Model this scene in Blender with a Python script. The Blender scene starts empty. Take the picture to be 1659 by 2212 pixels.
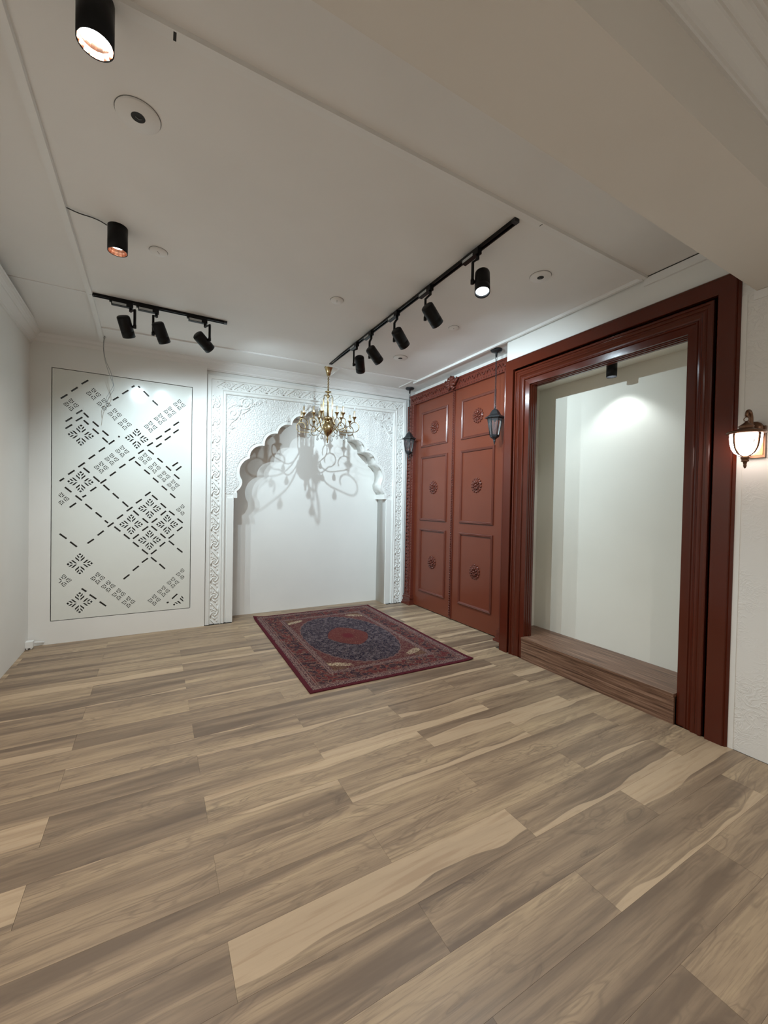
import bpy, bmesh, math, random
from mathutils import Vector, Matrix, noise as mnoise
rnd = random.Random(7)
SC = bpy.context.scene
COL = SC.collection
# ------------------------------------------------------------------ camera
H = 1.42
cd = bpy.data.cameras.new('camera'); cam = bpy.data.objects.new('camera', cd); COL.objects.link(cam)
cd.sensor_fit = 'HORIZONTAL'; cd.sensor_width = 36.0; cd.lens = 36.0*878.06/1659.0
cd.clip_start = 0.02
_r = Vector((0.871624, -0.489796, 0.019296)); _d = Vector((0.008895, -0.023555, -0.999683)); _f = Vector((0.490095, 0.871519, -0.016174))
cam.matrix_world = Matrix(((_r.x, -_d.x, -_f.x, 0), (_r.y, -_d.y, -_f.y, 0), (_r.z, -_d.z, -_f.z, H), (0, 0, 0, 1)))
SC.camera = cam
# ------------------------------------------------------------------ world, exposure
W = bpy.data.worlds.new('world'); SC.world = W; W.use_nodes = True
W.node_tree.nodes['Background'].inputs[0].default_value = (0.9, 0.95, 1, 1)
W.node_tree.nodes['Background'].inputs[1].default_value = 0.0
SC.view_settings.view_transform = 'Standard'; SC.view_settings.look = 'None'
SC.view_settings.exposure = 0.0; SC.view_settings.gamma = 1.0
try: SC.view_settings.use_curve_mapping = False
except Exception: pass
P_TRACK = 82.0     # each lit track spot
P_DOWN = 76.0      # ceiling cylinders in view
P_FILL = 40.0      # added unseen fill cylinders behind the camera
P_NICHE = 13.0
P_SCONCE = 15.0     # emission strength of the sconce bowl
COOL = (0.72, 0.90, 1.0); NEUT = (1.0, 0.95, 0.885)
def spot(name, loc, d, power, ang, blend, col, size=0.03, parent=None):
    l = bpy.data.lights.new(name, 'SPOT'); l.energy = power; l.spot_size = math.radians(ang); l.spot_blend = blend
    l.color = col; l.shadow_soft_size = size
    o = bpy.data.objects.new(name, l); COL.objects.link(o)
    o.rotation_euler = Vector(d).to_track_quat('-Z', 'Y').to_euler()
    o.location = loc
    if parent: o.parent = parent
    return o

# ------------------------------------------------------------------ materials
def mat(name, col, rough=0.5, metal=0.0, spec=0.5, coat=0.0):
    m = bpy.data.materials.new(name); m.use_nodes = True
    b = m.node_tree.nodes['Principled BSDF']
    b.inputs['Base Color'].default_value = (*col, 1); b.inputs['Roughness'].default_value = rough
    b.inputs['Metallic'].default_value = metal; b.inputs['Specular IOR Level'].default_value = spec
    b.inputs['Coat Weight'].default_value = coat
    return m
class NT:
    def __init__(s, m): s.t = m.node_tree; s.n = s.t.nodes; s.l = s.t.links; s.b = s.n['Principled BSDF']
    def node(s, ty, **k):
        n = s.n.new(ty)
        for a, v in k.items(): setattr(n, a, v)
        return n
    def link(s, a, b): s.l.new(a, b)
    def val(s, sock, v):
        if hasattr(v, 'is_output') or isinstance(v, bpy.types.NodeSocket): s.l.new(v, sock)
        else: sock.default_value = v
    def math(s, op, a, b=0.0, c=None, clamp=False):
        n = s.node('ShaderNodeMath', operation=op, use_clamp=clamp)
        s.val(n.inputs[0], a); s.val(n.inputs[1], b)
        if c is not None: s.val(n.inputs[2], c)
        return n.outputs[0]
    def mix(s, f, a, b):
        n = s.node('ShaderNodeMix', data_type='RGBA')
        s.val(n.inputs[0], f)
        s.val(n.inputs[6], a if isinstance(a, bpy.types.NodeSocket) else (*a, 1))
        s.val(n.inputs[7], b if isinstance(b, bpy.types.NodeSocket) else (*b, 1))
        return n.outputs[2]
    def coord(s): return s.node('ShaderNodeTexCoord').outputs['Object']
    def mapping(s, v, scale=(1, 1, 1), loc=None):
        n = s.node('ShaderNodeMapping'); s.link(v, n.inputs[0]); n.inputs['Scale'].default_value = scale
        if loc is not None: s.val(n.inputs['Location'], loc)
        return n.outputs[0]
    def noise(s, v, scale=5, detail=2, rough=.5, dist=0):
        n = s.node('ShaderNodeTexNoise'); s.link(v, n.inputs['Vector']); n.inputs['Scale'].default_value = scale
        n.inputs['Detail'].default_value = detail; n.inputs['Roughness'].default_value = rough; n.inputs['Distortion'].default_value = dist
        return n.outputs['Fac']
    def ramp(s, f, stops):
        n = s.node('ShaderNodeValToRGB'); s.link(f, n.inputs[0]); e = n.color_ramp.elements
        while len(e) < len(stops): e.new(0.5)
        for i, (p, c) in enumerate(stops): e[i].position = p; e[i].color = (*c, 1) if len(c) == 3 else c
        return n.outputs[0]
    def smooth(s, x, a, b):
        n = s.node('ShaderNodeMapRange', interpolation_type='SMOOTHSTEP'); s.val(n.inputs[0], x)
        n.inputs[1].default_value = a; n.inputs[2].default_value = b; return n.outputs[0]
    def bump(s, h, strength=.3, dist=.01):
        n = s.node('ShaderNodeBump'); s.link(h, n.inputs['Height']); n.inputs['Strength'].default_value = strength
        n.inputs['Distance'].default_value = dist; s.link(n.outputs[0], s.b.inputs['Normal']); return n

def paint(name, col, rough=.6, bs=.12, mott=.03):
    m = mat(name, col, rough, spec=.35); t = NT(m); v = t.coord()
    n1 = t.noise(v, 1.3, 3); n2 = t.noise(v, 60, 3)
    c2 = tuple(max(0, c-mott) for c in col)
    t.link(t.mix(t.smooth(n1, .35, .7), col, c2), t.b.inputs['Base Color'])
    t.bump(n2, bs, .002); return m
M_wall = paint('wall_paint', (.80, .79, .755))
M_ceil = paint('ceiling_paint', (.80, .78, .755), .75)
M_beam = paint('beam_paint', (.745, .708, .655), .7)
M_trim = paint('trim_paint', (.80, .79, .77), .45, .05)
M_plaster = paint('arch_plaster', (.80, .80, .77), .55, .05, .02)
M_niche = paint('niche_cream', (.76, .74, .66), .6)
M_panel = paint('panel_gloss', (.74, .75, .70), .16, .04, .02)
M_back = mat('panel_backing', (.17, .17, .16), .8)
M_dark = mat('dark_gap_shade', (.03, .03, .03), .9)
# textured right wall
M_tex = mat('skim_textured_wall', (.78, .765, .73), .6, spec=.35)
t = NT(M_tex); v = t.coord(); nA = t.noise(t.mapping(v, (1, 1.0, 1.4)), 13, 3, .55, 1.6); nB = t.noise(v, 2.1, 2)
ridge = t.math('SUBTRACT', 1.0, t.math('MULTIPLY', t.math('ABSOLUTE', t.math('SUBTRACT', nA, .5)), 14.0), clamp=True)
t.bump(t.math('MULTIPLY', ridge, t.smooth(nB, .42, .62)), .32, .007)
# stucco of the spandrels
M_stucco = mat('rough_stucco', (.80, .80, .775), .6, spec=.35)
t = NT(M_stucco); v = t.coord(); n1 = t.noise(v, 62, 2, .5, .3); n2 = t.noise(v, 110, 2)
t.bump(t.math('ADD', t.smooth(n1, .38, .66), t.math('MULTIPLY', n2, .3)), .6, .009)
# red gloss enamel
def red(name, col, rough, bs, sc=14):
    m = mat(name, col, rough, spec=.4, coat=.10); t = NT(m); v = t.coord()
    t.b.inputs['Coat Roughness'].default_value = .12
    n = t.noise(v, 3.0, 3); c2 = (col[0]*.82, col[1]*.8, col[2]*.8)
    t.link(t.mix(n, col, c2), t.b.inputs['Base Color'])
    t.bump(t.noise(v, sc, 3), bs, .004); return m
M_red = red('red_enamel', (.150, .035, .0165), .27, .12)
M_redframe = red('red_enamel_frame', (.090, .015, .006), .18, .12, 9)
M_redcarved = red('red_carved', (.12, .028, .017), .20, .10)
M_redmould = red('red_moulding', (.125, .032, .020), .22, .10)
M_redtex = red('red_carved_ground', (.14, .030, .018), .26, .9, 90)
# rosewood laminate step
M_step = mat('step_laminate', (.2, .1, .06), .38); t = NT(M_step); v = t.coord()
a = t.noise(t.mapping(v, (22, .55, 22)), 4, 4, .6, .3); b = t.noise(t.mapping(v, (60, 1.5, 60)), 5, 3)
t.link(t.ramp(t.math('ADD', t.math('MULTIPLY', a, .75), t.math('MULTIPLY', b, .25)), [(.36, (.055, .024, .014)), (.45, (.12, .060, .036)), (.54, (.20, .108, .068)), (.64, (.30, .18, .125))]), t.b.inputs['Base Color'])
t.link(t.ramp(b, [(0, (.3,)*3), (1, (.5,)*3)]), t.b.inputs['Roughness'])
# metals etc
M_black = mat('black_powder_coat', (.004, .004, .0045), .42, spec=.22)
M_blackp = mat('black_plastic', (.018, .018, .02), .5)
M_label = mat('grey_driver_label', (.42, .44, .44), .5)
M_brass = mat('antique_brass', (.42, .315, .165), .22, 1.0)
M_candle = mat('candle_sleeve', (.70, .58, .40), .28, .85)
M_crystal = mat('clear_crystal', (.92, .95, .96), .03, 0); M_crystal.node_tree.nodes['Principled BSDF'].inputs['Transmission Weight'].default_value = .9
M_glass = mat('lantern_glass', (.9, .93, .95), .05); M_glass.node_tree.nodes['Principled BSDF'].inputs['Transmission Weight'].default_value = .95
M_glass.node_tree.nodes['Principled BSDF'].inputs['IOR'].default_value = 1.1
M_iron = mat('weathered_black_iron', (.035, .037, .04), .42, .6); t = NT(M_iron)
t.bump(t.noise(t.coord(), 140, 3), .4, .003)
M_bronze = mat('antique_bronze', (.17, .09, .055), .3, .9)
M_copper = mat('copper_reflector', (.75, .42, .28), .16, 1.0)
M_wire = mat('grey_wire', (.22, .23, .23), .5); M_bwire = mat('black_wire', (.02, .02, .02), .5)
M_white = mat('white_plastic', (.78, .78, .76), .4)
M_subfloor = mat('subfloor', (.05, .04, .03), .9)
def emis(name, col, st):
    m = mat(name, (0, 0, 0)); b = m.node_tree.nodes['Principled BSDF']
    b.inputs['Emission Color'].default_value = (*col, 1); b.inputs['Emission Strength'].default_value = st; return m
M_led = emis('led_lens', (.85, .94, 1), 30); M_ledoff = emis('led_lens_dim', (.9, .95, 1), 8)
M_bowl = emis('frosted_lit_glass', (1, .84, .76), P_SCONCE); t = NT(M_bowl)
nn = t.noise(t.coord(), 13, 1, .5, 2.2)
t.link(t.ramp(nn, [(.455, (1, .84, .76)), (.485, (.05, .045, .042)), (.50, (.05, .045, .042)), (.535, (1, .84, .76))]), t.b.inputs['Emission Color'])
M_amber = mat('hammered_amber_metal', (.62, .36, .12), .3, .8); t = NT(M_amber)
t.bump(t.noise(t.mapping(t.coord(), (40, 40, 130)), 1, 1), 1.0, .004)

# planks
M_plank = mat('oak_plank', (.3, .2, .13), .42, spec=.4); t = NT(M_plank)
v = t.coord()
at = t.node('ShaderNodeAttribute', attribute_type='OBJECT', attribute_name='seed').outputs['Fac']
tone = t.node('ShaderNodeAttribute', attribute_type='OBJECT', attribute_name='tone').outputs['Fac']
sap = t.node('ShaderNodeAttribute', attribute_type='OBJECT', attribute_name='sap').outputs['Fac']
flip = t.node('ShaderNodeAttribute', attribute_type='OBJECT', attribute_name='flip').outputs['Fac']
cmb = t.node('ShaderNodeCombineXYZ'); t.link(at, cmb.inputs[0]); t.link(t.math('MULTIPLY', at, .37), cmb.inputs[1]); t.link(at, cmb.inputs[2])
off = t.node('ShaderNodeVectorMath', operation='ADD'); t.link(v, off.inputs[0]); t.link(cmb.outputs[0], off.inputs[1]); vo = off.outputs[0]
sep = t.node('ShaderNodeSeparateXYZ'); t.link(v, sep.inputs[0])
band = t.noise(t.mapping(vo, (.75, 11.0, 1)), 1.0, 3, .55, .5)          # slow tone bands along the plank
cath = t.noise(t.mapping(vo, (1.5, 8.5, 1)), 1.4, 2, .5, .5)
rings = t.math('FRACT', t.math('MULTIPLY', cath, 13.0)); rings = t.math('ABSOLUTE', t.math('SUBTRACT', rings, .5))
fine = t.noise(t.mapping(vo, (6, 150, 1)), 1.0, 4, .65)
med = t.noise(t.mapping(vo, (2.2, 40, 1)), 1.0, 3, .6, .4)
kn = t.noise(t.mapping(vo, (2.1, 9.5, 1)), 1.0, 2, .5, 1.0)
kr = t.math('ABSOLUTE', t.math('SUBTRACT', t.math('FRACT', t.math('MULTIPLY', kn, 26.0)), .5))
knot = t.math('MULTIPLY', t.smooth(kn, .60, .72), t.math('ADD', .45, t.math('MULTIPLY', t.smooth(kr, .3, .1), .35)), clamp=True)
base = t.ramp(t.math('ADD', t.math('MULTIPLY', band, .8), t.math('MULTIPLY', t.math('SUBTRACT', tone, .5), .20)),
              [(.24, (.155, .106, .070)), (.34, (.245, .172, .112)), (.44, (.340, .242, .153)), (.56, (.415, .302, .187)), (.68, (.50, .37, .225))])
c = t.mix(t.math('MULTIPLY', t.smooth(rings, .30, .0), t.math('MULTIPLY', t.smooth(cath, .40, .62), .42)), base, (.13, .09, .062))
c = t.mix(t.math('MULTIPLY', t.smooth(med, .50, .34), .34), c, (.15, .10, .066))
c = t.mix(t.math('MULTIPLY', t.smooth(fine, .54, .34), .36), c, (.14, .095, .062))
c = t.mix(t.math('MULTIPLY', knot, .62), c, (.085, .058, .042))
# sapwood: sharp wavy edge at the side sap points to
wav = t.noise(t.mapping(vo, (1.5, 0, 1)), 1.0, 2)
edge = t.math('ADD', t.math('MULTIPLY', t.math('MULTIPLY', sep.outputs[1], flip), 10.8), t.math('MULTIPLY', t.math('SUBTRACT', wav, .5), 1.7))
sp = t.smooth(t.math('SUBTRACT', sap, edge), .0, .025)
sapc = t.mix(t.math('MULTIPLY', fine, .55), (.52, .385, .25), (.42, .30, .195))
sapc = t.mix(t.math('MULTIPLY', t.smooth(med, .52, .34), .5), sapc, (.34, .22, .13))
c = t.mix(t.math('MULTIPLY', sp, .72), c, sapc)
rim = t.smooth(t.math('ABSOLUTE', t.math('SUBTRACT', t.math('SUBTRACT', sap, edge), -.05)), .10, .0)
c = t.mix(t.math('MULTIPLY', rim, .22), c, (.10, .07, .05))
t.link(c, t.b.inputs['Base Color'])
t.link(t.ramp(fine, [(.2, (.36,)*3), (.8, (.50,)*3)]), t.b.inputs['Roughness'])
t.bump(fine, .12, .002)

# rug
def rug_material(hx, hy):
    m = mat('rug_pile', (.1, .03, .03), .95, spec=.1); t = NT(m); v = t.coord()
    sp = t.node('ShaderNodeSeparateXYZ'); t.link(v, sp.inputs[0])
    ax = t.math('ABSOLUTE', sp.outputs[0]); ay = t.math('ABSOLUTE', sp.outputs[1])
    e = t.math('MINIMUM', t.math('SUBTRACT', hx, ax), t.math('SUBTRACT', hy, ay))      # distance from the edge
    def vor(scale, feat='F1'):
        n = t.node('ShaderNodeTexVoronoi', feature=feat); t.link(v, n.inputs[0]); n.inputs['Scale'].default_value = scale; return n.outputs['Distance']
    dots = vor(21); dots2 = vor(60); vine = vor(17, 'DISTANCE_TO_EDGE'); wv = t.noise(v, 38, 3, .6, 1.4); fl = t.noise(v, 16, 2, .5, 1.2)
    vein = t.smooth(t.math('ABSOLUTE', t.math('SUBTRACT', wv, .5)), .035, .012)
    vein2 = t.smooth(t.math('ABSOLUTE', t.math('SUBTRACT', fl, .5)), .03, .012)
    navy = t.mix(t.smooth(dots, .50, .30), (.012, .009, .020), (.070, .054, .064)); navy = t.mix(t.math('MULTIPLY', vein, .65), navy, (.24, .18, .165))
    navy = t.mix(t.smooth(dots2, .24, .12), navy, (.17, .10, .11))
    redc = t.mix(t.smooth(dots, .35, .2), (.075, .017, .021), (.115, .055, .048)); redc = t.mix(t.math('MULTIPLY', vein, .6), redc, (.26, .17, .12))
    bord = t.mix(t.math('MULTIPLY', t.smooth(fl, .42, .56), 1.0), (.085, .016, .018), (.024, .012, .020)); bord = t.mix(vein2, bord, (.18, .11, .085)); bord = t.mix(t.math('MULTIPLY', vein, .7), bord, (.15, .075, .06)); bord = t.mix(t.math('MULTIPLY', t.smooth(dots, .28, .16), .8), bord, (.19, .055, .04))
    guard = t.mix(t.smooth(t.math('ABSOLUTE', t.math('SUBTRACT', t.noise(v, 70, 1), .5)), .06, .02), (.06, .022, .028), (.27, .19, .155))
    brown = t.mix(vein, (.085, .038, .026), (.20, .12, .08)); brown = t.mix(t.smooth(dots2, .3, .15), brown, (.10, .02, .02))
    # nested zones
    def zone(c, a, lo, hi, col):   # col where lo<a<hi
        f = t.math('MULTIPLY', t.smooth(a, lo-.003, lo+.003), t.smooth(a, hi+.003, hi-.003)); return t.mix(f, c, col)
    # oval-octagon field, in normalised units
    nx = t.math('DIVIDE', ax, .46); ny = t.math('DIVIDE', ay, .76)
    p = t.math('ADD', t.math('POWER', nx, 2.1), t.math('POWER', ny, 2.1))
    scal = t.math('MULTIPLY', t.math('SINE', t.math('MULTIPLY', t.math('ARCTAN2', ny, nx), 34.0)), .018)
    p = t.math('ADD', p, scal)
    c = t.mix(t.smooth(p, 1.0, 1.03), navy, redc)
    c = t.mix(t.math('MULTIPLY', t.smooth(t.math('ABSOLUTE', t.math('SUBTRACT', p, 1.03)), .022, .01), .8), c, (.17, .10, .09))
    # brown corner pieces with cream sprigs
    p2 = t.math('ADD', t.math('POWER', nx, 2.2), t.math('POWER', ny, 2.2))
    c = t.mix(t.smooth(p2, 1.62, 1.66), c, brown)
    q = t.math('ADD', t.math('POWER', t.math('DIVIDE', t.math('SUBTRACT', t.math('ADD', t.math('MULTIPLY', ax, .45), t.math('MULTIPLY', ay, .89)), .80), .040), 2.0),
               t.math('POWER', t.math('DIVIDE', t.math('SUBTRACT', t.math('SUBTRACT', t.math('MULTIPLY', ax, .89), t.math('MULTIPLY', ay, .45)), .03), .12), 2.0))
    spr = t.math('MULTIPLY', t.smooth(q, 1.2, .8), t.smooth(t.math('ABSOLUTE', t.math('SUBTRACT', t.noise(v, 34, 2, .5, 1.8), .5)), .09, .03))
    c = t.mix(spr, c, (.42, .33, .22))
    # medallion
    pm = t.math('ADD', t.math('DIVIDE', ax, .235), t.math('DIVIDE', ay, .33)); pm2 = t.math('ADD', t.math('POWER', t.math('DIVIDE', ax, .20), 2.0), t.math('POWER', t.math('DIVIDE', ay, .27), 2.0))
    pm = t.math('ADD', t.math('MULTIPLY', pm, .5), t.math('MULTIPLY', pm2, .4))
    medc = t.mix(t.math('MULTIPLY', vein, .5), (.095, .023, .022), (.185, .08, .055)); medc = t.mix(t.smooth(dots2, .22, .1), medc, (.30, .16, .10))
    medc = t.mix(t.smooth(pm2, .14, .04), medc, (.10, .016, .02))
    c = t.mix(t.smooth(pm, 1.0, .97), c, medc)
    # borders by distance from the edge
    c = t.mix(t.smooth(e, .312, .306), c, guard)
    c = t.mix(t.smooth(e, .262, .257), c, bord)
    c = t.mix(t.smooth(e, .085, .080), c, guard)
    c = t.mix(t.smooth(e, .036, .032), c, (.075, .012, .018))
    for lo in (.262, .285, .085, .104, .055):
        f = t.smooth(t.math('ABSOLUTE', t.math('SUBTRACT', e, lo)), .006, .003); c = t.mix(t.math('MULTIPLY', f, .7), c, (.19, .115, .10))
    t.link(c, t.b.inputs['Base Color']); t.bump(t.noise(v, 300, 2), .5, .003)
    return m

# ------------------------------------------------------------------ mesh builder
class MB:
    def __init__(s): s.v = []; s.f = []; s.sm = []
    def add(s, vs, fs, smooth=False):
        o = len(s.v); s.v += [tuple(p) for p in vs]; s.f += [tuple(i+o for i in q) for q in fs]; s.sm += [smooth]*len(fs); return s
    def box(s, a, b):
        x0, y0, z0 = a; x1, y1, z1 = b
        x0, x1 = min(x0, x1), max(x0, x1); y0, y1 = min(y0, y1), max(y0, y1); z0, z1 = min(z0, z1), max(z0, z1)
        vs = [(x0, y0, z0), (x1, y0, z0), (x1, y1, z0), (x0, y1, z0), (x0, y0, z1), (x1, y0, z1), (x1, y1, z1), (x0, y1, z1)]
        return s.add(vs, [(0, 3, 2, 1), (4, 5, 6, 7), (0, 1, 5, 4), (1, 2, 6, 5), (2, 3, 7, 6), (3, 0, 4, 7)])
    def hexa(s, q0, q1):   # two quads (same order)
        return s.add(list(q0)+list(q1), [(0, 3, 2, 1), (4, 5, 6, 7), (0, 1, 5, 4), (1, 2, 6, 5), (2, 3, 7, 6), (3, 0, 4, 7)])
    def tube(s, pts, r, n=8, flat=None, close=False, cap=True):
        pts = [Vector(p) for p in pts]; N = len(pts); rs = r if isinstance(r, (list, tuple)) else [r]*N
        rings = []; up = None
        for i, p in enumerate(pts):
            if close: d = pts[(i+1) % N]-pts[i-1]
            else: d = pts[min(i+1, N-1)]-pts[max(i-1, 0)]
            if d.length < 1e-9: d = Vector((0, 0, 1))
            d.normalize()
            if flat is not None: a = Vector(flat)
            elif up is None: a = Vector((0, 0, 1)) if abs(d.z) < .9 else Vector((1, 0, 0))
            else: a = up
            a = (a-d*a.dot(d))
            if a.length < 1e-6: a = d.orthogonal()
            a.normalize(); up = a; b = d.cross(a)
            k = .55 if flat is not None else 1.0
            rings.append([p+(a*math.cos(2*math.pi*j/n)*k+b*math.sin(2*math.pi*j/n))*rs[i] for j in range(n)])
        vs = [q for R in rings for q in R]; fs = []
        M = N if close else N-1
        for i in range(M):
            for j in range(n):
                a = i*n+j; b = i*n+(j+1) % n; c = ((i+1) % N)*n+(j+1) % n; d = ((i+1) % N)*n+j; fs.append((a, b, c, d))
        if cap and not close: fs.append(tuple(range(n))[::-1]); fs.append(tuple((N-1)*n+j for j in range(n)))
        return s.add(vs, fs, True)
    def lathe(s, prof, n=20, c=(0, 0, 0), mtx=None, smooth=True, ph=0.0):
        vs = []; fs = []
        for r, z in prof:
            for j in range(n):
                a = 2*math.pi*j/n+ph; p = Vector((c[0]+r*math.cos(a), c[1]+r*math.sin(a), c[2]+z)); vs.append(mtx @ p if mtx else p)
        for i in range(len(prof)-1):
            for j in range(n): fs.append((i*n+j, i*n+(j+1) % n, (i+1)*n+(j+1) % n, (i+1)*n+j))
        return s.add(vs, fs, smooth)
    def sphere(s, c, r, n=8, m=5, sc=(1, 1, 1)):
        vs = []; fs = []
        for i in range(m+1):
            th = math.pi*i/m
            for j in range(n):
                a = 2*math.pi*j/n; vs.append((c[0]+r*sc[0]*math.sin(th)*math.cos(a), c[1]+r*sc[1]*math.sin(th)*math.sin(a), c[2]+r*sc[2]*math.cos(th)))
        for i in range(m):
            for j in range(n): fs.append((i*n+j, (i+1)*n+j, (i+1)*n+(j+1) % n, i*n+(j+1) % n))
        return s.add(vs, fs, True)
    def mesh(s, name, m, flip=True):
        me = bpy.data.meshes.new(name); me.from_pydata([tuple(p) for p in s.v], [], s.f)
        me.polygons.foreach_set('use_smooth', s.sm)
        bm = bmesh.new(); bm.from_mesh(me); bmesh.ops.remove_doubles(bm, verts=bm.verts, dist=1e-6)
        if flip: bmesh.ops.recalc_face_normals(bm, faces=bm.faces)
        bm.to_mesh(me); bm.free()
        me.materials.append(m); me.update(); return me
    def build(s, name, m, parent=None, flip=True):
        return link(name, s.mesh(name, m, flip), parent)
def link(name, me, parent=None):
    o = bpy.data.objects.new(name, me); COL.objects.link(o)
    if parent: o.parent = parent
    return o
def struct(o): o['kind'] = 'structure'; return o
def tag(o, label, cat, group=None):
    o['label'] = label; o['category'] = cat
    if group: o['group'] = group
    return o
def empty(name, loc, label, cat, group=None):
    o = bpy.data.objects.new(name, None); COL.objects.link(o); o.location = loc; o.empty_display_size = .05
    return tag(o, label, cat, group)
def rel(o, root):          # child was modelled in world space: keep it there under a moved root
    o.matrix_parent_inverse = Matrix.Translation(-Vector(root.location)); return o
def plate(name, outer, holes, y0, th, m, parent=None, bevel=0.0):
    """flat board in the xz plane with real cut-outs, front face at y0, thickness th behind it"""
    cu = bpy.data.curves.new(name, 'CURVE'); cu.dimensions = '2D'; cu.fill_mode = 'BOTH'; cu.extrude = th/2
    for poly in [outer]+list(holes):
        sp = cu.splines.new('POLY'); sp.points.add(len(poly)-1); sp.use_cyclic_u = True
        for i, (x, z) in enumerate(poly): sp.points[i].co = (x*100, z*100, 0, 1)
    o = bpy.data.objects.new('tmp', cu); COL.objects.link(o)
    dg = bpy.context.evaluated_depsgraph_get(); dg.update()
    me = bpy.data.meshes.new_from_object(o.evaluated_get(dg)); bpy.data.objects.remove(o); 
    me.transform(Matrix(((.01, 0, 0, 0), (0, 0, 1, y0+th/2), (0, .01, 0, 0), (0, 0, 0, 1))))
    bm = bmesh.new(); bm.from_mesh(me); bmesh.ops.remove_doubles(bm, verts=bm.verts, dist=1e-6); bmesh.ops.recalc_face_normals(bm, faces=bm.faces); bm.to_mesh(me); bm.free()
    me.materials.clear(); me.materials.append(m); me.name = name
    return link(name, me, parent)

def spl(P, n=4):
    out = []
    for i in range(len(P)-1):
        p0 = Vector(P[max(i-1, 0)]); p1 = Vector(P[i]); p2 = Vector(P[i+1]); p3 = Vector(P[min(i+2, len(P)-1)])
        for k in range(n):
            t_ = k/n; out.append(.5*((2*p1)+(p2-p0)*t_+(2*p0-5*p1+4*p2-p3)*t_*t_+(-p0+3*p1-3*p2+p3)*t_**3))
    out.append(Vector(P[-1])); return out
XC = 1.848
def wf(x, z): return z*(1+.0115*(x-XC))           # the old back wall is slightly out of level
# ------------------------------------------------------------------ room shell
XL, XR, YB, YN, ZC = -1.052, 3.03, 5.03, -2.1, 3.08
XD = 3.285        # wall behind the doors
YF = 2.965        # edge where the right wall steps back for the doors
def zdip(x, y): 
    a = min(1, max(0, (y-4.1)/.87)); b = min(1, max(0, (2.9-x)/3.9)); return ZC-.09*a*b
sub = struct(MB().box((XL-.1, YN-.1, -.12), (XD+.1, 5.45, -.008)).build('floor', M_subfloor))
PW, PL = .1846, 1.2326
cache = {}
special = {}   # (row, index) -> (tone, sap)
def plank(x0, x1, y0, y1, k, i):
    key = (round(x1-x0, 3), round(y1-y0, 3))
    g = .0005
    if key not in cache:
        w, h = key; cache[key] = MB().box((-w/2+g, -h/2+g, -.0085), (w/2-g, h/2-g, 0)).mesh('plank', M_plank)
    o = link('plank', cache[key], sub); o.location = ((x0+x1)/2, (y0+y1)/2, 0)
    r = random.Random(k*131+i*17+5)
    tone = r.random(); s = r.random()
    sapv = -3.0
    if s > .60: sapv = r.uniform(-.95, -.45)
    if s > .93: sapv = r.uniform(-.3, .1)
    if (k, i) in special: tone, sapv = special[(k, i)]
    o['flip'] = -1.0 if (k*7+i*3) % 2 else 1.0
    if (k, i) in ((2, 1), (1, 2), (7, -1), (5, -1)): o['flip'] = -1.0
    if (k, i) in ((2, 2), (4, 1), (3, 2)): o['flip'] = 1.0
    o['tone'] = tone; o['seed'] = r.uniform(0, 60); o['sap'] = sapv
# planks read off the photograph: (row, column) -> darkness, light sapwood reach
special.update({(0, 1): (.62, -3.), (0, 2): (.5, -.8), (1, 1): (.12, -3.), (1, 0): (.1, -3.), (1, 2): (.3, .25), (2, 1): (.25, .45), (2, 0): (.35, -3.), (2, 2): (.45, -.72),
    (3, 1): (.62, -3.), (3, 2): (.40, -.9), (3, 0): (.45, -3.), (4, 0): (.45, -3.), (4, 1): (.6, -3.), (4, 2): (.5, -3.), (5, 0): (.45, -.88), (5, -1): (.7, .7), (6, 0): (.12, -3.), (6, 1): (.75, -.6), (7, -1): (.7, .6),
    (7, 0): (.4, -3.), (7, 1): (.7, -.2), (8, 0): (.3, -3.), (8, 1): (.65, -.7), (9, -1): (.3, -3.), (9, 0): (.5, -.75), (9, 1): (.35, -3.), (-1, 1): (.35, -3.), (-1, 0): (.2, -3.), (-2, 1): (.2, -3.)})
Y0 = .8066
for k in range(-16, 26):
    y0 = Y0+k*PW; y1 = y0+PW
    if y1 < YN or y0 > 5.34: continue
    yc = (y0+y1)/2
    y0c = max(y0, YN); xlo, xhi = XL, (XR-.005 if yc < 2.96 else XD)
    y1c = min(y1, 5.34)
    segs = [(xlo, xhi)]
    if yc > 5.02: segs = [(.80, 2.90)]
    elif y1c > 5.03: y1c = 5.03
    x = .2157+(.6163 if k % 2 else 0)-2*PL; i = -1
    for (a, b) in segs:
        xx = x; i = -1
        while xx < b:
            p, q = max(xx, a), min(xx+PL, b)
            if q-p > .01: plank(p, q, y0c, y1c, k, i)
            if yc < 5.02 and y0+PW > 5.03 and False: pass
            xx += PL; i += 1
    if y0 < 5.03 < y1:      # the rest of that row inside the niche
        plank(.80, 2.90, 5.03, y1, k, 9)
struct(MB().box((XL-.1, YN-.1, 0), (XL, 5.45, 3.2)).build('wall_left', M_wall))
struct(MB().box((XL, YN-.1, 0), (XR+.3, YN, 3.2)).build('wall_front', M_wall))
# back wall: left bay with a rectangular opening for the pierced panel, and masonry behind the arch
PX0, PX1, PZ0, PZ1 = -.888, .350, .222, 2.697
wb = MB()
wb.box((XL, YB, 0), (PX0, YB+.05, 3.1)).box((PX1, YB, 0), (.497, YB+.05, 3.1)).box((PX0, YB, 0), (PX1, YB+.05, PZ0)).box((PX0, YB, PZ1), (PX1, YB+.05, 3.1))
wb.box((XL, YB+.05, 0), (.497, YB+.09, 3.1)).box((.45, YB+.09, 0), (.497, 5.44, 3.1))
struct(wb.build('wall_back', M_wall))
struct(MB().box((.497, 5.341, 0), (XD, 5.44, 3.1)).build('wall_back_niche', M_wall))
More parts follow.
